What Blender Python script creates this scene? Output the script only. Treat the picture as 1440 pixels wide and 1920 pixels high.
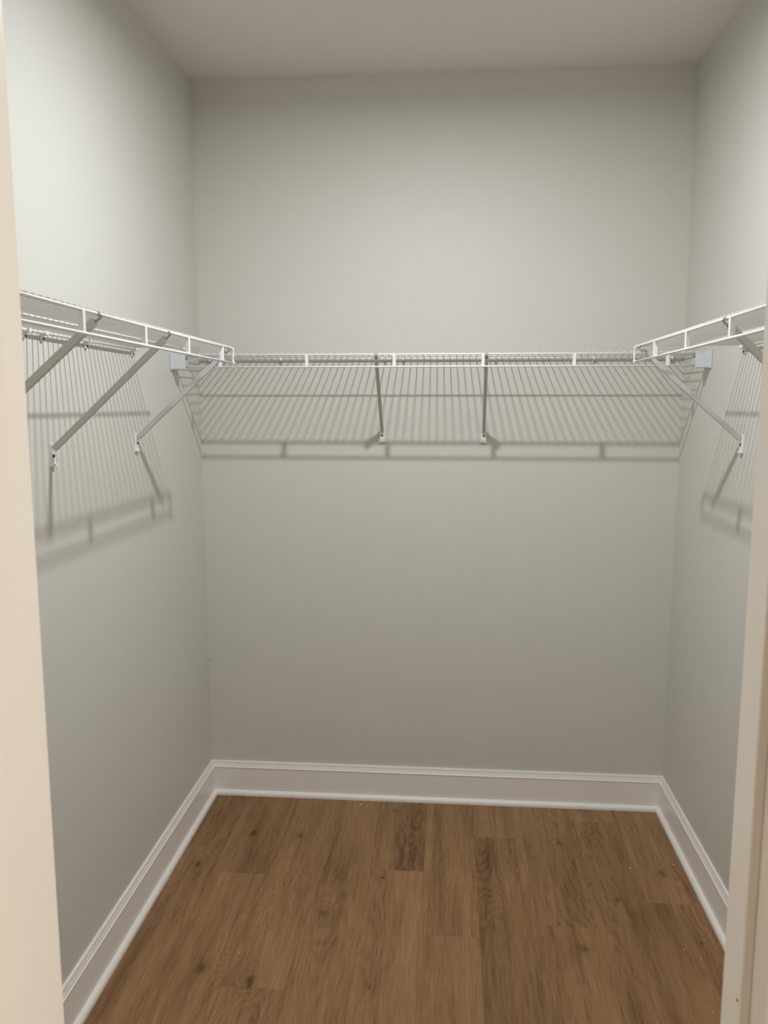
import bpy, math, random
from mathutils import Vector, Matrix

# ------------------------------------------------------------------ dimensions
W = 1.795            # closet width
H = 2.743            # ceiling height
YF = -2.286          # closet face of the front wall
YO = -2.385          # outer face of the front wall
RX0, RX1, RY = -1.25, 3.3, -5.4    # the outer room
ZS = 1.7435          # height of the shelf rods
D = 0.305            # shelf depth

scene = bpy.context.scene
for o in list(bpy.data.objects):
    bpy.data.objects.remove(o)
col = scene.collection

# ------------------------------------------------------------------ camera
cam_d = bpy.data.cameras.new('camera')
cam = bpy.data.objects.new('camera', cam_d)
col.objects.link(cam)
cam_d.sensor_fit = 'VERTICAL'
cam_d.sensor_height = 36.0
cam_d.lens = 1519.99 / 1920 * 36.0
cam_d.clip_start = 0.02
yaw, pitch, roll = 0.080962096, -0.139763546, -0.00035062
fwd = Vector((-math.sin(yaw) * math.cos(pitch), math.cos(yaw) * math.cos(pitch), math.sin(pitch)))
r0 = Vector((math.cos(yaw), math.sin(yaw), 0))
u0 = r0.cross(fwd)
rt = r0 * math.cos(roll) + u0 * math.sin(roll)
up = u0 * math.cos(roll) - r0 * math.sin(roll)
m = Matrix((rt, up, -fwd)).transposed().to_4x4()
m.translation = Vector((0.953665, -3.066265, 1.598653))
cam.matrix_world = m
cam_d.dof.use_dof = True
cam_d.dof.focus_distance = 2.8
cam_d.dof.aperture_fstop = 10.0
scene.camera = cam

# ------------------------------------------------------------------ world, exposure
CLOSET_LIGHT = 22.6        # watts
ROOM_LIGHT = 61.0
wd = bpy.data.worlds.new('world')
scene.world = wd
wd.use_nodes = True
wd.node_tree.nodes['Background'].inputs[0].default_value = (0.8, 0.85, 1.0, 1)
wd.node_tree.nodes['Background'].inputs[1].default_value = 0.02
scene.cycles.diffuse_bounces = 7       # light keeps bouncing between the pale walls
scene.view_settings.view_transform = 'Standard'
scene.view_settings.look = 'None'
scene.view_settings.gamma = 1.0
scene.view_settings.use_curve_mapping = False
scene.view_settings.exposure = 0.0


# ------------------------------------------------------------------ materials
class NT:
    """small helper around a node tree"""
    def __init__(self, name):
        self.mat = bpy.data.materials.new(name)
        self.mat.use_nodes = True
        self.t = self.mat.node_tree
        self.b = self.t.nodes['Principled BSDF']

    def n(self, kind, **kw):
        nd = self.t.nodes.new(kind)
        for k, v in kw.items():
            setattr(nd, k, v)
        return nd

    def link(self, a, b):
        self.t.links.new(a, b)

    def put(self, sock, v):
        if hasattr(v, 'links'):
            self.link(v, sock)
        else:
            sock.default_value = v

    def math(self, op, a, b=0.0, clamp=False):
        nd = self.n('ShaderNodeMath', operation=op, use_clamp=clamp)
        self.put(nd.inputs[0], a)
        self.put(nd.inputs[1], b)
        return nd.outputs[0]

    def mix(self, f, a, b, mode='MIX'):
        nd = self.n('ShaderNodeMix', data_type='RGBA', blend_type=mode)
        self.put(nd.inputs['Factor'], f)
        self.put(nd.inputs[6], a)
        self.put(nd.inputs[7], b)
        return nd.outputs[2]

    def noise(self, vec, scale, detail=2.0, rough=0.5, dist=0.0):
        nd = self.n('ShaderNodeTexNoise')
        self.link(vec, nd.inputs['Vector'])
        nd.inputs['Scale'].default_value = scale
        nd.inputs['Detail'].default_value = detail
        nd.inputs['Roughness'].default_value = rough
        nd.inputs['Distortion'].default_value = dist
        return nd.outputs['Fac']

    def remap(self, v, a, b, c=0.0, d=1.0):
        nd = self.n('ShaderNodeMapRange')
        self.put(nd.inputs[0], v)
        for i, x in enumerate((a, b, c, d)):
            nd.inputs[i + 1].default_value = x
        return nd.outputs[0]

    def combine(self, x, y, z):
        nd = self.n('ShaderNodeCombineXYZ')
        for i, v in enumerate((x, y, z)):
            self.put(nd.inputs[i], v)
        return nd.outputs[0]

    def bump(self, h, strength, dist):
        nd = self.n('ShaderNodeBump')
        self.link(h, nd.inputs['Height'])
        nd.inputs['Strength'].default_value = strength
        nd.inputs['Distance'].default_value = dist
        self.link(nd.outputs[0], self.b.inputs['Normal'])


def plain(name, rgb, rough=0.5, spec=0.5, metal=0.0, tex=None):
    k = NT(name)
    k.b.inputs['Roughness'].default_value = rough
    k.b.inputs['Specular IOR Level'].default_value = spec
    k.b.inputs['Metallic'].default_value = metal
    pos = k.n('ShaderNodeNewGeometry').outputs['Position']
    v = k.noise(pos, tex[0] if tex else 9.0, 3.0)
    a = k.remap(v, 0.3, 0.7, 1.0 - (tex[1] if tex else 0.02), 1.0)
    k.link(k.mix(1.0, (*rgb, 1), k.combine(a, a, a), 'MULTIPLY'), k.b.inputs['Base Color'])
    return k


def wall_paint(name, rgb, scale=230.0, strength=0.22, rough=0.55):
    k = plain(name, rgb, rough, 0.35, tex=(3.0, 0.015))
    pos = k.n('ShaderNodeNewGeometry').outputs['Position']
    a = k.noise(pos, scale, 2.0, 0.5)
    k.bump(k.remap(a, 0.35, 0.7), strength, 0.0012)
    return k.mat


M = {}
M['wall'] = wall_paint('wall_paint', (0.655, 0.648, 0.605))
M['outer_wall'] = wall_paint('outer_wall_paint', (0.60, 0.57, 0.50))
M['ceiling'] = wall_paint('ceiling_paint', (0.78, 0.755, 0.705), 150.0, 0.2, 0.8)
M['trim'] = plain('trim_enamel', (0.88, 0.855, 0.82), 0.32).mat
M['shelf'] = plain('white_vinyl_coating', (0.84, 0.84, 0.85), 0.38).mat
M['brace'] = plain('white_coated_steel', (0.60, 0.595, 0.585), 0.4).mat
M['plastic'] = plain('white_plastic', (0.66, 0.68, 0.72), 0.35).mat
M['hook'] = plain('zinc_hook_steel', (0.34, 0.34, 0.35), 0.4).mat
M['screw'] = plain('dark_screw_steel', (0.06, 0.06, 0.07), 0.35, metal=0.6).mat
M['dark'] = plain('dark_nick', (0.05, 0.045, 0.04), 0.8).mat
M['crumb'] = plain('drywall_crumb', (0.85, 0.78, 0.66), 0.9).mat
M['subfloor'] = plain('subfloor', (0.10, 0.06, 0.03), 0.8).mat


def emitter(name, rgb, power):
    k = NT(name)
    k.b.inputs['Base Color'].default_value = (0.8, 0.8, 0.8, 1)
    k.b.inputs['Emission Color'].default_value = (*rgb, 1)
    k.b.inputs['Emission Strength'].default_value = power
    return k.mat


M['led'] = emitter('led_diffuser', (0.965, 0.995, 1.0), 6.0)
M['warm_led'] = emitter('warm_diffuser', (1.0, 0.90, 0.77), 6.0)

# knots of the printed wood grain: floor position, size
KNOTS = [(0.099, -0.516, 1.0), (0.272, -1.021, 1.3), (0.421, -1.066, 1.2), (0.418, -0.306, 1.1),
         (1.364, -0.274, 1.1), (1.361, -0.854, 1.3), (1.686, -0.442, 1.3), (1.509, -0.605, 0.9),
         (0.748, -1.056, 0.7), (0.575, -0.756, 1.0), (0.754, -0.095, 0.9), (0.745, -0.543, 0.6),
         (0.244, -0.309, 1.0)]


def wood():
    k = NT('oak_vinyl_plank')
    pos = k.n('ShaderNodeNewGeometry').outputs['Position']
    rnd = k.n('ShaderNodeObjectInfo').outputs['Random']
    sep = k.n('ShaderNodeSeparateXYZ')
    k.link(pos, sep.inputs[0])
    x, y = sep.outputs[0], sep.outputs[1]
    tn = k.n('ShaderNodeSeparateColor')
    k.link(k.n('ShaderNodeObjectInfo').outputs['Color'], tn.inputs[0])
    tone = tn.outputs[0]
    off = k.math('MULTIPLY', rnd, 37.0)
    wob = k.noise(pos, 45.0, 2.0)
    wx = k.math('ADD', x, k.math('MULTIPLY', k.math('SUBTRACT', wob, 0.5), 0.022))
    wy = k.math('ADD', y, k.math('MULTIPLY', k.math('SUBTRACT', k.noise(pos, 31.0, 2.0), 0.5), 0.05))
    # knots: a bell around each one, and a swirl of the grain about it
    kn = None
    halo = None
    for (kx, ky, s) in KNOTS:
        dx = k.math('MULTIPLY', k.math('SUBTRACT', wx, kx), 1.0 / (0.010 * s))
        dy = k.math('MULTIPLY', k.math('SUBTRACT', wy, ky), 1.0 / (0.017 * s))
        r2 = k.math('ADD', k.math('MULTIPLY', dx, dx), k.math('MULTIPLY', dy, dy))
        e = k.math('EXPONENT', k.math('MULTIPLY', r2, -1.0))
        h = k.math('EXPONENT', k.math('MULTIPLY', r2, -0.10))
        kn = e if kn is None else k.math('ADD', kn, e)
        halo = h if halo is None else k.math('ADD', halo, h)
    # broad streaks along the plank
    v1 = k.combine(k.math('ADD', k.math('MULTIPLY', x, 1.0), off), k.math('MULTIPLY', y, 0.07), off)
    broad = k.noise(v1, 16.0, 3.0, 0.55, 0.6)
    fine = k.noise(v1, 120.0, 5.0, 0.6, 0.3)
    v2 = k.combine(k.math('ADD', x, off), k.math('MULTIPLY', y, 0.035), off)
    pores = k.noise(v2, 420.0, 3.0, 0.6)
    # cathedral figure: bands of a warped field
    v3 = k.combine(k.math('ADD', x, off), k.math('MULTIPLY', y, 0.22), off)
    field = k.noise(v3, 6.5, 2.0, 0.45, 0.4)
    field = k.math('ADD', field, k.math('MULTIPLY', halo, 0.10))
    bands = k.math('SINE', k.math('MULTIPLY', field, 190.0))
    where = k.remap(k.noise(v3, 5.0, 1.0), 0.47, 0.62)
    bands = k.math('MULTIPLY', bands, where)
    t = k.math('MULTIPLY', k.remap(broad, 0.25, 0.75), 0.56)
    t = k.math('ADD', t, k.math('MULTIPLY', k.remap(fine, 0.3, 0.7), 0.32))
    t = k.math('ADD', t, k.math('MULTIPLY', k.remap(pores, 0.35, 0.65), 0.18))
    t = k.math('ADD', t, k.math('MULTIPLY', bands, 0.08))
    t = k.math('ADD', t, k.math('MULTIPLY', k.math('SUBTRACT', tone, 0.5), 0.55))
    t = k.math('SUBTRACT', t, k.math('MULTIPLY', kn, 0.40))
    t = k.math('SUBTRACT', t, k.math('MULTIPLY', halo, 0.07), clamp=True)
    ramp = k.n('ShaderNodeValToRGB')
    k.link(t, ramp.inputs[0])
    cr = ramp.color_ramp
    cr.elements[0].position, cr.elements[0].color = 0.0, (0.080, 0.036, 0.014, 1)
    cr.elements[1].position, cr.elements[1].color = 1.0, (0.380, 0.226, 0.112, 1)
    for p_, c_ in ((0.30, (0.190, 0.097, 0.041, 1)), (0.60, (0.275, 0.153, 0.070, 1))):
        el = cr.elements.new(p_)
        el.color = c_
    k.link(ramp.outputs[0], k.b.inputs['Base Color'])
    k.b.inputs['Roughness'].default_value = 0.5
    k.b.inputs['Specular IOR Level'].default_value = 0.35
    k.bump(k.math('ADD', pores, k.math('MULTIPLY', fine, 0.6)), 0.12, 0.0006)
    return k.mat


M['wood'] = wood()


# ------------------------------------------------------------------ mesh helpers
class MB:
    def __init__(self):
        self.v, self.f = [], []

    def add(self, verts, faces):
        o = len(self.v)
        self.v += [tuple(p) for p in verts]
        self.f += [tuple(i + o for i in q) for q in faces]
        return self

    def box(self, x0, x1, y0, y1, z0, z1):
        vs = [(x, y, z) for z in (z0, z1) for y in (y0, y1) for x in (x0, x1)]
        return self.add(vs, [(0, 2, 3, 1), (4, 5, 7, 6), (0, 1, 5, 4), (2, 6, 7, 3), (0, 4, 6, 2), (1, 3, 7, 5)])

    def cbox(self, x0, x1, y0, y1, z0, z1, c):
        """box with chamfered edges all round"""
        ax = ((x0, x1), (y0, y1), (z0, z1))
        vs, idx = [], {}
        for sx in (0, 1):
            for sy in (0, 1):
                for sz in (0, 1):
                    s = (sx, sy, sz)
                    for a in range(3):
                        p = [ax[i][s[i]] + (0 if i == a else (c if s[i] == 0 else -c)) for i in range(3)]
                        idx[(s, a)] = len(vs)
                        vs.append(p)
        fs = []
        for a in range(3):
            b, d = (a + 1) % 3, (a + 2) % 3
            for s in (0, 1):
                q = []
                for sb, sd in ((0, 0), (1, 0), (1, 1), (0, 1)):
                    t = [0, 0, 0]
                    t[a], t[b], t[d] = s, sb, sd
                    q.append(idx[(tuple(t), a)])
                fs.append(tuple(q if s else q[::-1]))
            for sb in (0, 1):
                for sd in (0, 1):
                    t0, t1 = [0, 0, 0], [0, 0, 0]
                    t0[b] = t1[b] = sb
                    t0[d] = t1[d] = sd
                    t1[a] = 1
                    q = [idx[(tuple(t0), b)], idx[(tuple(t1), b)], idx[(tuple(t1), d)], idx[(tuple(t0), d)]]
                    fs.append(tuple(q if sb == sd else q[::-1]))
        for sx in (0, 1):
            for sy in (0, 1):
                for sz in (0, 1):
                    s = (sx, sy, sz)
                    q = [idx[(s, i)] for i in range(3)]
                    fs.append(tuple(q if (sx + sy + sz) % 2 else q[::-1]))
        return self.add(vs, fs)

    def tube(self, pts, r, n=8, caps=True):
        pts = [Vector(p) for p in pts]
        rings = []
        for i, p in enumerate(pts):
            if i == 0:
                d = pts[1] - p
            elif i == len(pts) - 1:
                d = p - pts[i - 1]
            else:
                d = (pts[i + 1] - p).normalized() + (p - pts[i - 1]).normalized()
            d.normalize()
            a = Vector((0, 0, 1)) if abs(d.z) < 0.9 else Vector((1, 0, 0))
            s = d.cross(a).normalized()
            t = s.cross(d).normalized()
            rr = r[i] if isinstance(r, (list, tuple)) else r
            rings.append([p + (s * math.cos(2 * math.pi * j / n) + t * math.sin(2 * math.pi * j / n)) * rr for j in range(n)])
        fs = []
        for i in range(len(pts) - 1):
            for j in range(n):
                k2 = (j + 1) % n
                fs.append((i * n + j, (i + 1) * n + j, (i + 1) * n + k2, i * n + k2))
        if caps:
            fs.append(tuple(range(n)))
            fs.append(tuple(range((len(pts) - 1) * n, len(pts) * n))[::-1])
        return self.add([v for rg in rings for v in rg], fs)

    def prism(self, poly, a, b, axis):
        """polygon (2-D list) drawn out along an axis from a to b"""
        def pt(u, w, h):
            return {'x': (h, u, w), 'y': (u, h, w), 'z': (u, w, h)}[axis]
        n = len(poly)
        vs = [pt(u, w, a) for u, w in poly] + [pt(u, w, b) for u, w in poly]
        fs = [(i, (i + 1) % n, n + (i + 1) % n, n + i) for i in range(n)]
        fs += [tuple(range(n))[::-1], tuple(range(n, 2 * n))]
        return self.add(vs, fs)

    def lathe(self, prof, c, n=32):
        vs = []
        for r, z in prof:
            for j in range(n):
                a = 2 * math.pi * j / n
                vs.append((c[0] + r * math.cos(a), c[1] + r * math.sin(a), c[2] + z))
        fs = []
        for i in range(len(prof) - 1):
            for j in range(n):
                k2 = (j + 1) % n
                fs.append((i * n + j, i * n + k2, (i + 1) * n + k2, (i + 1) * n + j))
        fs.append(tuple(range(n))[::-1])
        fs.append(tuple(range((len(prof) - 1) * n, len(prof) * n)))
        return self.add(vs, fs)

    def mesh(self, name, mat, smooth=False):
        me = bpy.data.meshes.new(name)
        me.from_pydata(self.v, [], self.f)
        me.validate()
        me.update()
        import bmesh
        bm = bmesh.new()
        bm.from_mesh(me)
        bmesh.ops.recalc_face_normals(bm, faces=bm.faces)
        bm.to_mesh(me)
        bm.free()
        me.materials.append(M[mat])
        if smooth:
            me.polygons.foreach_set('use_smooth', [len(p.vertices) <= 4 for p in me.polygons])
        return me

    def obj(self, name, mat, parent=None, smooth=False):
        return link(name, self.mesh(name, mat, smooth), parent)


def link(name, data, parent=None, loc=None):
    o = bpy.data.objects.new(name, data)
    col.objects.link(o)
    if parent is not None:
        o.parent = parent
    if loc is not None:
        o.location = loc
    return o


def empty(name, loc=(0, 0, 0)):
    o = bpy.data.objects.new(name, None)
    o.empty_display_size = 0.05
    col.objects.link(o)
    o.location = loc
    return o


def tag(o, label, cat, group=None):
    o['label'] = label
    o['category'] = cat
    if group:
        o['group'] = group
    return o


def struct(o, label, cat=None):
    o['kind'] = 'structure'
    o['label'] = label
    o['category'] = cat or o.name.split('_')[0]
    return o


# ------------------------------------------------------------------ floor and its planks
floor = struct(MB().box(RX0, RX1, RY, 0.1, -0.06, -0.0082).obj('floor', 'subfloor'),
               'brown oak-look plank floor running towards the back wall', 'floor')
PW, PL = 0.1795, 1.22
plank_cache = {}


def plank_mesh(length):
    key = round(length, 4)
    if key not in plank_cache:
        g = 0.0001
        plank_cache[key] = MB().cbox(-PW / 2 + g, PW / 2 - g, -length / 2 + g, length / 2 - g, -0.008, 0.0, 0.0003).mesh('plank', 'wood')
    return plank_cache[key]


END = {0: -0.409, 1: -0.555, 2: -1.086, 3: -1.35, 4: -0.498, 5: -0.826, 6: -0.263, 7: -0.753, 8: -0.122, 9: -0.614}
# printed tone of each visible plank: behind its seam, in front of it
TONE = {0: (0.32, 0.47), 1: (0.36, 0.55), 2: (0.68, 0.47), 3: (0.52, 0.5), 4: (0.30, 0.58), 5: (0.58, 0.55),
        6: (0.58, 0.36), 7: (0.50, 0.56), 8: (0.55, 0.38), 9: (0.52, 0.40)}
random.seed(4)
first = 0.521 - 3 * PW
rows = range(int(math.floor((RX0 - first) / PW)) + 1, int((RX1 - first) / PW))
for i in rows:
    x0 = first + i * PW
    e = END.get(i, -random.uniform(0.1, 1.2))
    cuts = [0.1] if e > -0.13 else [0.1]
    yy = e
    while yy > RY + 0.2:
        cuts.append(yy)
        yy -= PL
    cuts.append(RY)
    for a, b in zip(cuts[:-1], cuts[1:]):
        if b > 0.0:
            continue
        if (x0 < -0.1 - PW or x0 > W + 0.1) and b > YF:
            continue                       # nothing lies beside the closet
        o = link('plank', plank_mesh(a - b), floor, (x0 + PW / 2, (a + b) / 2, 0))
        tone = random.uniform(0.3, 0.7)
        if i in TONE and b >= END[i] - PL - 0.01:
            tone = TONE[i][0 if a > 0 else 1]
        o.color = (tone, tone, tone, 1)

# ------------------------------------------------------------------ walls and ceiling
T = 0.1
wall_back = struct(MB().box(-T, W + T, 0, T, 0, H).obj('wall_back', 'wall'), 'pale greige back wall behind the shelf with shadow stripes', 'wall')
struct(MB().box(-T, 0, YF, 0, 0, H).obj('wall_left', 'wall'), 'pale greige closet wall on the left, brightly lit above its shelf', 'wall')
struct(MB().box(W, W + T, YF, 0, 0, H).obj('wall_right', 'wall'), 'pale greige closet wall on the right above its shelf', 'wall')
OX0, OX1, OZ = 0.5125, 1.2627, 2.06       # rough opening
struct(MB().box(RX0, OX0, YO, YF, 0, H).box(OX1, RX1, YO, YF, 0, H).box(OX0, OX1, YO, YF, OZ, H).obj('wall_front', 'wall'),
       'pale wall around the closet doorway', 'wall')
struct(MB().box(RX0 - T, RX0, RY, YO, 0, H).obj('wall_outer_left', 'outer_wall'), 'plain wall on the left of the room outside', 'wall')
struct(MB().box(RX1, RX1 + T, RY, YO, 0, H).obj('wall_outer_right', 'outer_wall'), 'plain wall on the right of the room outside', 'wall')
struct(MB().box(RX0 - T, RX1 + T, RY - T, RY, 0, H).obj('wall_outer_back', 'outer_wall'), 'plain wall behind the viewer in the room outside', 'wall')
struct(MB().box(RX0 - T, RX1 + T, RY - T, T, H, H + 0.1).obj('ceiling', 'ceiling'), 'plain off-white ceiling over the closet', 'ceiling')

nick = MB().lathe([(0.0022, 0), (0.0022, 0.0006)], (0, 0, 0), 8).obj('nick', 'dark', wall_back)
nick.rotation_euler = (math.pi / 2, 0, 0)
nick.location = (0.007, 0.0, 0.561)

# ------------------------------------------------------------------ baseboards
BASE = [(0.0, 0.0), (0.0135, 0.0), (0.0135, 0.1125), (0.0150, 0.1135), (0.0150, 0.1165), (0.0125, 0.1185),
        (0.0085, 0.1290), (0.0080, 0.1300), (0.0080, 0.1335), (0.0062, 0.1385), (0.0, 0.1385)]
SHOE = [(0.0135, 0.0004), (0.0280, 0.0004), (0.0280, 0.0055)]
for j in range(1, 7):
    a = j * math.pi / 12
    SHOE.append((0.0135 + 0.0145 * math.cos(a), 0.0055 + 0.0140 * math.sin(a)))
SHOE[-1] = (0.0135, 0.0195)


def run(prof, side, name, mat, parent=None, smooth=False):
    """draws a profile (distance from wall, height) along one wall, mitred in the back corners"""
    mb = MB()
    n = len(prof)
    vs = []
    for end in (0, 1):
        for t, z in prof:
            if side == 'back':
                vs.append((t if end == 0 else W - t, -t, z))
            elif side == 'left':
                vs.append((t, -t if end == 0 else YF, z))
            else:
                vs.append((W - t, -t if end == 0 else YF, z))
    fs = [(i, (i + 1) % n, n + (i + 1) % n, n + i) for i in range(n)]
    fs += [tuple(range(n))[::-1], tuple(range(n, 2 * n))]
    return mb.add(vs, fs).obj(name, mat, parent, False)


for side in ('back', 'left', 'right'):
    where = {'back': 'along the back wall', 'left': 'along the left wall', 'right': 'along the right wall'}[side]
    b = struct(run(BASE, side, 'baseboard_' + side, 'trim'), 'tall white moulded baseboard ' + where, 'baseboard')
    run(SHOE, side, 'shoe_moulding', 'trim', b)

# ------------------------------------------------------------------ doorway
door = struct(empty('trim_1', (0.8876, (YF + YO) / 2, 0)), 'cream painted door frame round the closet opening', 'door frame')
door_inv = Matrix.Translation(-Vector(door.location))


def dpart(mb, name, mat='trim', parent=None):
    o = mb.obj(name, mat)
    if parent is None:
        o.data.transform(door_inv)
        o.parent = door
    else:
        o.data.transform(door_inv)
        o.parent = parent
    return o


JX0, JX1, JZ = 0.5325, 1.2427, 2.04
SX0, SX1 = 0.5425, 1.2327
SY0, SY1 = -2.300, -2.347
jl = dpart(MB().cbox(OX0, JX0, YO - 0.002, YF + 0.002, 0, JZ + 0.02, 0.001), 'jamb')
jr = dpart(MB().cbox(JX1, OX1, YO - 0.002, YF + 0.002, 0, JZ + 0.02, 0.001), 'jamb')
jh = dpart(MB().cbox(JX0, JX1, YO - 0.002, YF + 0.002, JZ, JZ + 0.02, 0.001), 'head_jamb')
dpart(MB().cbox(JX0, SX0, SY1, SY0, 0, JZ, 0.0012), 'door_stop', parent=jl)
sr = dpart(MB().cbox(SX1, JX1, SY1, SY0, 0, JZ, 0.0012), 'door_stop', parent=jr)
dpart(MB().cbox(SX0, SX1, SY1, SY0, JZ - 0.01, JZ, 0.0012), 'door_stop', parent=jh)
CAS = [(0.0, 0.0), (0.0, 0.010), (0.012, 0.013), (0.045, 0.015), (0.057, 0.013), (0.057, 0.0)]
for yy, s in ((YO, -1), (YF, 1)):
    for sx, xj in ((-1, JX0 - 0.005), (1, JX1 + 0.005)):
        dpart(MB().prism([(xj + sx * t, yy + s * d) for t, d in CAS], 0, JZ + 0.062, 'z'), 'casing')
    dpart(MB().prism([(yy + s * d, JZ + 0.005 + t) for t, d in CAS], JX0 - 0.005, JX1 + 0.005, 'x'), 'head_casing')
nh = MB().lathe([(0.0016, 0), (0.0016, 0.0006)], (0, 0, 0), 8).obj('nail_hole', 'dark', sr)
nh.rotation_euler = (0, -math.pi / 2, 0)
nh.location = Vector((SX1 + 0.0001, -2.341, 1.03)) - Vector(door.location)


# the door leaf, swung open into the room outside, hinged on the left jamb
DX0, DX1, DY0, DY1, DZ0, DZ1 = 0.540, 0.575, -3.096, -2.392, 0.012, 2.035
leaf = MB()
st, rail = 0.115, 0.12
pans = [(DZ0 + 0.20, DZ0 + 0.92), (DZ0 + 1.04, DZ1 - rail)]
leaf.cbox(DX0 + 0.008, DX1 - 0.008, DY0 + 0.05, DY1 - 0.05, DZ0 + 0.05, DZ1 - 0.05, 0.001)
leaf.cbox(DX0, DX1, DY0, DY0 + st, DZ0, DZ1, 0.0015).cbox(DX0, DX1, DY1 - st, DY1, DZ0, DZ1, 0.0015)
for z0, z1 in ((DZ0, pans[0][0]), (pans[0][1], pans[1][0]), (pans[1][1], DZ1)):
    leaf.cbox(DX0, DX1, DY0 + st - 0.0015, DY1 - st + 0.0015, z0, z1, 0.0015)
door1 = struct(leaf.obj('door_1', 'trim'), 'cream painted door standing open at the left edge', 'door')
for z0, z1 in pans:
    MB().cbox(DX0 + 0.003, DX1 - 0.003, DY0 + st + 0.035, DY1 - st - 0.035, z0 + 0.035, z1 - 0.035, 0.004).obj('panel', 'trim', door1)
for z in (0.22, 1.02, 1.82):
    MB().tube([(0.5365, -2.3945, z - 0.045), (0.5365, -2.3945, z + 0.045)], 0.0045, 10).obj('hinge', 'hook', door1, True)
for sx, xx in ((1, DX1), (-1, DX0)):
    kb = MB()
    kb.tube([(xx, DY0 + 0.06, 0.95), (xx + sx * 0.006, DY0 + 0.06, 0.95)], 0.032, 20)
    kb.tube([(xx + sx * 0.005, DY0 + 0.06, 0.95), (xx + sx * 0.03, DY0 + 0.06, 0.95), (xx + sx * 0.038, DY0 + 0.06, 0.95), (xx + sx * 0.052, DY0 + 0.06, 0.95), (xx + sx * 0.062, DY0 + 0.06, 0.95)], [0.011, 0.012, 0.023, 0.027, 0.015], 20)
    kb.obj('knob', 'hook', door1, True)

# ------------------------------------------------------------------ wire shelves
PITCH = 0.0238
R_FRONT, R_LIP, R_MID, R_BACK, R_WIRE = 0.0034, 0.0031, 0.0024, 0.0036, 0.0017
wire_me = None
shelf_inv = {}


def make_shelf(label, L, straps, clips, origin, rz, tilt, ends, start=0.012):
    """local axes: x along the wall, -y out from the wall, z up; rods at z = 0"""
    global wire_me
    root = empty('wire_shelf')
    mw = Matrix.Translation(origin) @ Matrix.Rotation(rz, 4, 'Z') @ Matrix.Rotation(tilt, 4, 'Y')
    root.matrix_world = mw
    shelf_inv[root] = mw.inverted()
    tag(root, label, 'wire shelf', 'wire closet shelves')
    a, b = ends
    MB().tube([(a, -D, 0), (b, -D, 0)], R_FRONT, 10).obj('front_rod', 'shelf', root, True)
    MB().tube([(a, -D - 0.002, -0.0405), (b, -D - 0.002, -0.0405)], R_LIP, 10).obj('lip_rod', 'shelf', root, True)
    MB().tube([(a, -0.157, 0.0017), (b, -0.157, 0.0017)], R_MID, 8).obj('middle_rod', 'shelf', root, True)
    MB().tube([(a, -0.012, 0), (b, -0.012, 0)], R_BACK, 10).obj('back_rod', 'shelf', root, True)
    if wire_me is None:
        z = 0.0051
        wire_me = MB().tube([(0, -0.005, z), (0, -D + 0.001, z), (0, -D - 0.0028, z - 0.0012)], R_WIRE, 6).mesh('deck_wire', 'shelf', True)
    x = a + start
    while x < b - 0.004:
        link('deck_wire', wire_me, root, (x, 0, 0))
        x += PITCH
    smesh = MB().cbox(-0.0055, 0.0055, -D - 0.0036, -D + 0.0065, -0.0405, 0.0, 0.0008).mesh('lip_strap', 'shelf')
    for s in straps:
        link('lip_strap', smesh, root, (s, 0, 0))
    cmesh = (MB().cbox(-0.0055, 0.0055, -0.0185, -0.0002, -0.006, 0.0055, 0.0015)
             .cbox(-0.0045, 0.0045, -0.006, -0.0002, -0.019, -0.005, 0.001)).mesh('wall_clip', 'shelf')
    kmesh = MB().tube([(0, -0.006, -0.013), (0, -0.0085, -0.013)], 0.0026, 8).mesh('screw', 'screw')
    for c in clips:
        o = link('wall_clip', cmesh, root, (c, 0, 0))
        link('screw', kmesh, o)
    return root


def end_caps(root, x, s):
    """vinyl caps and the closing upright on a cut end; s = +1 when the shelf ends towards +x"""
    for y, z, r in ((-D, 0, 0.0052), (-D - 0.002, -0.0405, 0.0050), (-0.157, 0.0017, 0.0036), (-0.012, 0, 0.0046)):
        MB().tube([(x - s * 0.010, y, z), (x + s * 0.001, y, z), (x + s * 0.003, y, z)], [r, r, r * 0.6], 10).obj('end_cap', 'shelf', root, True)
    MB().cbox(x - 0.0065, x - 0.0005, -D - 0.0045, -D - 0.0005, -0.0405, 0.0, 0.001).obj('end_upright', 'shelf', root)


def end_bracket(root, x, s):
    """moulded bracket that holds the shelf end on the side wall; s = +1: wall lies at lower x"""
    def X(a, b):
        return (min(x + s * a, x + s * b), max(x + s * a, x + s * b))
    pl = MB().cbox(*X(0.0, 0.0045), -D - 0.026, -D + 0.045, -0.050, 0.008, 0.0012)
    pl.obj('end_bracket', 'plastic', root)
    box = MB().cbox(*X(0.004, 0.050), -D - 0.016, -D - 0.0135, -0.0465, 0.0005, 0.0006)     # front face
    box.cbox(*X(0.004, 0.050), -D - 0.0145, -D + 0.012, -0.0485, -0.0455, 0.0006)           # bottom
    box.cbox(*X(0.004, 0.050), -D + 0.010, -D + 0.0125, -0.0485, -0.006, 0.0006)            # back face
    box.cbox(*X(0.004, 0.016), -D - 0.0145, -D + 0.012, -0.0005, 0.006, 0.0006)
    box.obj('bracket_sleeve', 'plastic', root)


back_sh = make_shelf('white wire shelf along the back wall between the two side shelves', W,
                     [0.167, 0.467, 0.764, 1.061, 1.360, 1.661],
                     [0.045, 0.318, 0.712, 0.779, 1.117, 1.474, 1.750],
                     (0, 0, ZS), 0, 0, (0.006, W - 0.006), start=0.0165)
end_bracket(back_sh, 0.0006, 1)
end_bracket(back_sh, W - 0.0006, -1)

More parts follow.
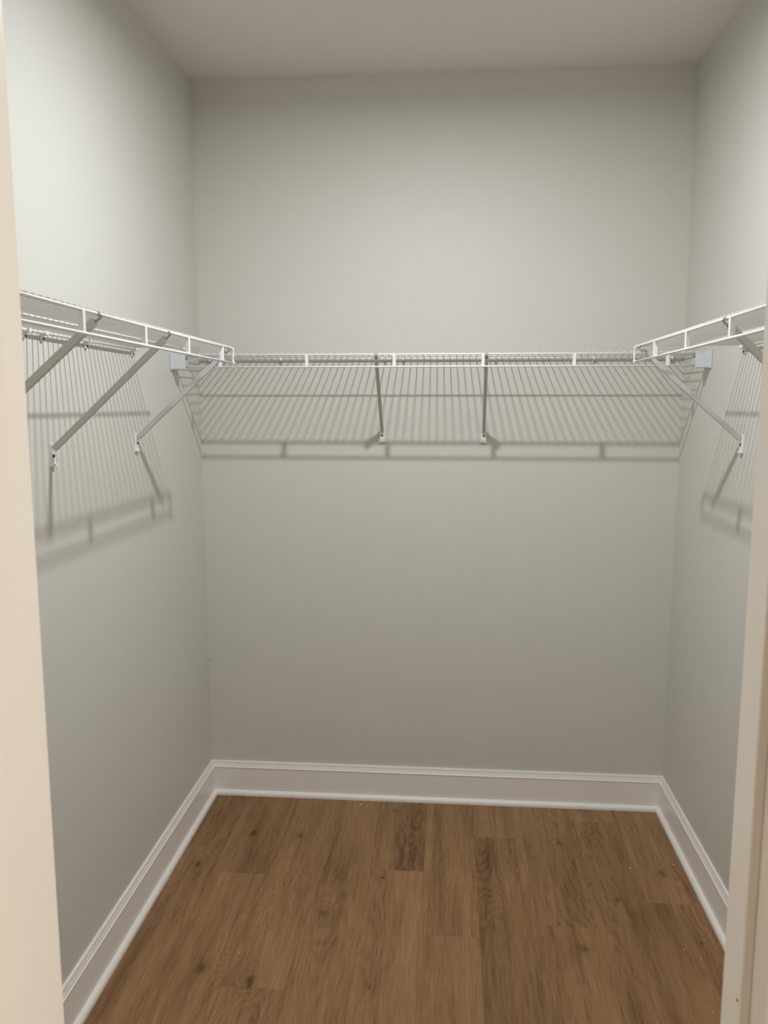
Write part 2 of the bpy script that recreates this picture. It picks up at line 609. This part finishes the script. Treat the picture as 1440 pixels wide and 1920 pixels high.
YL, NEAR = -0.651, -2.235
TL = 0.0104
LL = YL - NEAR
left_sh = make_shelf('white wire shelf on the left wall beside the cream door jamb', LL,
                     [LL + (y - YL) for y in (-0.762, -1.066, -1.354, -1.650, -1.946, -2.21)],
                     [LL + (y - YL) for y in (-0.668, -0.98, -1.209, -1.289, -1.60, -1.91, -2.20)],
                     (0, NEAR, 1.7425 + TL * LL), math.pi / 2, TL, (0.0, LL))
end_caps(left_sh, LL, 1)
end_caps(left_sh, 0.0, -1)
YR = -0.612
TR = 0.0115
LR = YR - NEAR
right_sh = make_shelf('white wire shelf on the right wall, its far end free beside the back shelf', LR,
                      [-(y - YR) for y in (-0.734, -0.838, -1.130, -1.425, -1.72, -2.01, -2.20)][1:],
                      [-(y - YR) for y in (-0.632, -0.94, -1.25, -1.56, -1.87, -2.19)],
                      (W, YR, 1.7432), -math.pi / 2, -TR, (0.0, LR))
end_caps(right_sh, 0.0, -1)
end_caps(right_sh, LR, 1)


# ------------------------------------------------------------------ braces under the shelves
def make_brace(shelf, label, top, foot, n):
    """top: point under the front rod; foot: point on the wall where the bar ends; n: wall normal"""
    n = Vector(n)
    side = Vector((0, 0, 1)).cross(n)            # along the wall
    F, Tp = Vector(foot), Vector(top)
    A = Vector(n) * 0.0085
    B = Tp - F
    d = (B - A).normalized()
    s = (side - d * side.dot(d)).normalized()
    u = s.cross(d).normalized()
    if u.z < 0:
        u = -u
    w, dp, t = 0.0058, 0.0066, 0.0012

    def bar(mb, p, q, s0, s1, u0, u1):
        vs = []
        for c in (p, q):
            for a, b_ in ((s0, u0), (s1, u0), (s1, u1), (s0, u1)):
                vs.append(c + s * a + u * b_)
        mb.add(vs, [(0, 1, 2, 3), (4, 7, 6, 5), (0, 4, 5, 1), (1, 5, 6, 2), (2, 6, 7, 3), (3, 7, 4, 0)])

    mb = MB()                                    # a channel, open above
    q = B - d * 0.006
    bar(mb, A, q, -w, w, -dp, -dp + t)
    bar(mb, A, q, -w, -w + t, -dp + t, dp)
    bar(mb, A, q, w - t, w, -dp + t, dp)
    root = mb.obj('brace', 'brace')
    root.data.transform(shelf_inv[shelf] @ Matrix.Translation(F))
    root.parent = shelf
    root['label'] = label

    def sub(mb2, name, mat, smooth=False):
        o = mb2.obj(name, mat, None, smooth)
        o.data.transform(shelf_inv[shelf] @ Matrix.Translation(F))
        o.parent = root
    hk = MB()                                    # the hook over the front rod
    c0 = B
    pts = [c0 - d * 0.012, c0 + n * 0.004 + Vector((0, 0, 0.0)), c0 + n * 0.0075 + Vector((0, 0, 0.006)), c0 + n * 0.004 + Vector((0, 0, 0.0115)), c0 - n * 0.004 + Vector((0, 0, 0.0115))]
    for k2 in range(len(pts) - 1):
        p, r = pts[k2], pts[k2 + 1]
        e = (r - p).normalized()
        nn = side.cross(e).normalized()
        vs = []
        for c in (p, r):
            for a, b_ in ((-0.0052, -0.0009), (0.0052, -0.0009), (0.0052, 0.0009), (-0.0052, 0.0009)):
                vs.append(c + side * a + nn * b_)
        hk.add(vs, [(0, 1, 2, 3), (4, 7, 6, 5), (0, 4, 5, 1), (1, 5, 6, 2), (2, 6, 7, 3), (3, 7, 4, 0)])
    sub(hk, 'hook', 'hook')

    def wp(a, h, z):
        return side * a + n * h + Vector((0, 0, z))
    ft = MB()                                    # tapered foot plate
    outline = [(-0.0065, 0.012), (0.0065, 0.012), (0.0125, -0.042), (-0.0125, -0.042)]
    vs = [wp(a, 0.0004, z) for a, z in outline] + [wp(a * 0.86, 0.0055, z * 0.97) for a, z in outline]
    ft.add(vs, [(3, 2, 1, 0), (4, 5, 6, 7), (0, 1, 5, 4), (1, 2, 6, 5), (2, 3, 7, 6), (3, 0, 4, 7)])
    vs = [wp(a, 0.003, z) for a, z in ((-0.0115, -0.0355), (0.0115, -0.0355), (0.0115, -0.042), (-0.0115, -0.042))]
    vs += [wp(a, 0.0105, z) for a, z in ((-0.0105, -0.0365), (0.0105, -0.0365), (0.0105, -0.0415), (-0.0105, -0.0415))]
    ft.add(vs, [(3, 2, 1, 0), (4, 5, 6, 7), (0, 1, 5, 4), (1, 2, 6, 5), (2, 3, 7, 6), (3, 0, 4, 7)])
    sub(ft, 'foot_plate', 'shelf')
    sub(MB().tube([wp(0, 0.005, -0.017), wp(0, 0.0078, -0.017), wp(0, 0.0088, -0.017)], [0.0036, 0.0036, 0.0022], 10), 'screw', 'screw', True)
    return root


def zl(y):
    return 1.7425 + TL * (YL - y)


def zr(y):
    return 1.7432 + TR * (YR - y)


GAP = 0.009
make_brace(back_sh, 'thin white brace under the back shelf, the one nearer the left wall', (0.703, -D + 0.001, ZS - GAP), (0.699, 0, 1.475), (0, -1, 0))
make_brace(back_sh, 'thin white brace under the back shelf, the one nearer the right wall', (1.072, -D + 0.001, ZS - GAP), (1.079, 0, 1.475), (0, -1, 0))
make_brace(left_sh, 'white diagonal brace at the far end of the left shelf', (D - 0.001, -0.708, zl(-0.708) - GAP), (0, -0.661, 1.480), (1, 0, 0))
make_brace(left_sh, 'white diagonal brace halfway along the left shelf, foot plate in full view', (D - 0.001, -1.212, zl(-1.212) - GAP), (0, -1.191, 1.478), (1, 0, 0))
make_brace(left_sh, 'white diagonal brace under the left shelf partly hidden by the door jamb', (D - 0.001, -1.586, zl(-1.586) - GAP), (0, -1.602, 1.482), (1, 0, 0))
make_brace(right_sh, 'white diagonal brace at the far end of the right shelf', (W - D + 0.001, -0.680, zr(-0.680) - GAP), (W, -0.648, 1.482), (-1, 0, 0))
make_brace(right_sh, 'white diagonal brace under the right shelf partly hidden by the door jamb', (W - D + 0.001, -1.395, zr(-1.395) - GAP), (W, -1.345, 1.484), (-1, 0, 0))


# ------------------------------------------------------------------ lamps
def make_lamp(label, c, r, drop, mat, power, rgb):
    root = empty('ceiling_light', (c[0], c[1], H - drop))
    tag(root, label, 'ceiling light')
    MB().lathe([(r * 1.30, drop), (r * 1.45, drop - 0.012), (r * 1.45, 0.004), (r * 1.38, 0.0), (r * 1.04, 0.0), (r * 1.04, 0.006)], (0, 0, 0), 48).obj('housing', 'plastic', root, True)
    MB().lathe([(r, 0.001), (r, 0.0025)], (0, 0, 0), 48).obj('diffuser', mat, root)
    ld = bpy.data.lights.new('lamp', 'AREA')
    ld.shape = 'DISK'
    ld.size = 2 * r
    ld.energy = power
    ld.color = rgb
    link('lamp', ld, root, (0, 0, -0.001))
    return root


make_lamp('small round white ceiling light in the middle of the closet ceiling', (0.8976, -1.195), 0.032, 0.083, 'led', CLOSET_LIGHT, (0.965, 0.995, 1.02))
make_lamp('round warm ceiling light of the room outside the closet', (2.85, -3.35), 0.14, 0.06, 'warm_led', ROOM_LIGHT, (1.0, 0.90, 0.77))

# ------------------------------------------------------------------ crumbs on the floor
CR = [(0.617, -0.06, 1.5, 'pale flake on the floor by the middle of the back baseboard, the longest there'),
      (0.645, -0.066, 0.9, 'small pale crumb just right of the long flake by the back baseboard'),
      (0.439, -0.279, 0.9, 'pale crumb beside a dark knot, left half of the floor near the back'),
      (1.199, -0.466, 0.9, 'larger crumb of a close pair on the floor right of the middle'),
      (1.170, -0.439, 0.6, 'smaller crumb of a close pair on the floor right of the middle'),
      (1.413, -0.319, 0.8, 'tiny pale crumb just right of a dark knot near the back baseboard'),
      (1.533, -0.354, 0.8, 'tiny pale crumb just behind the brightest crumb on the right'),
      (1.586, -0.423, 1.3, 'brightest pale crumb in the right half of the floor'),
      (1.741, -0.387, 1.2, 'pale flake close to the right baseboard near the back corner'),
      (1.699, -0.472, 0.8, 'tiny pale crumb beside the dark knot near the right baseboard'),
      (1.524, -0.846, 0.9, 'leftmost of three pale crumbs in front of the right door jamb'),
      (1.653, -0.832, 0.9, 'middle one of three pale crumbs in front of the right door jamb'),
      (1.689, -0.871, 0.7, 'rightmost of three pale crumbs in front of the right door jamb'),
      (1.658, -1.077, 0.8, 'pale crumb on the floor at the foot of the right door jamb'),
      (0.037, -0.498, 0.8, 'tiny pale crumb against the left baseboard, the one farther back'),
      (0.034, -0.614, 1.0, 'tiny pale crumb against the left baseboard, the one nearer the viewer'),
      (0.358, -0.949, 0.9, 'single pale crumb on the open floor near the left, closest to the viewer')]
random.seed(11)
for x, y, s, lab in CR:
    mb = MB()
    n = 7
    a0 = random.uniform(0, 6.28)
    lo, hi = [], []
    for j in range(n):
        a = 2 * math.pi * j / n
        q = random.uniform(0.7, 1.15)
        px, py = 0.0030 * s * q * math.cos(a), 0.0015 * s * q * math.sin(a)
        px, py = px * math.cos(a0) - py * math.sin(a0), px * math.sin(a0) + py * math.cos(a0)
        lo.append((px, py, 0.0))
        hi.append((px * 0.7, py * 0.7, 0.0016 * s * random.uniform(0.7, 1.2)))
    fs = [(j, (j + 1) % n, n + (j + 1) % n, n + j) for j in range(n)] + [tuple(range(n))[::-1], tuple(range(n, 2 * n))]
    o = mb.add(lo + hi, fs).obj('drywall_crumb', 'crumb')
    o.location = (x, y, 0.0)
    tag(o, lab, 'crumb', 'drywall crumbs on the floor')
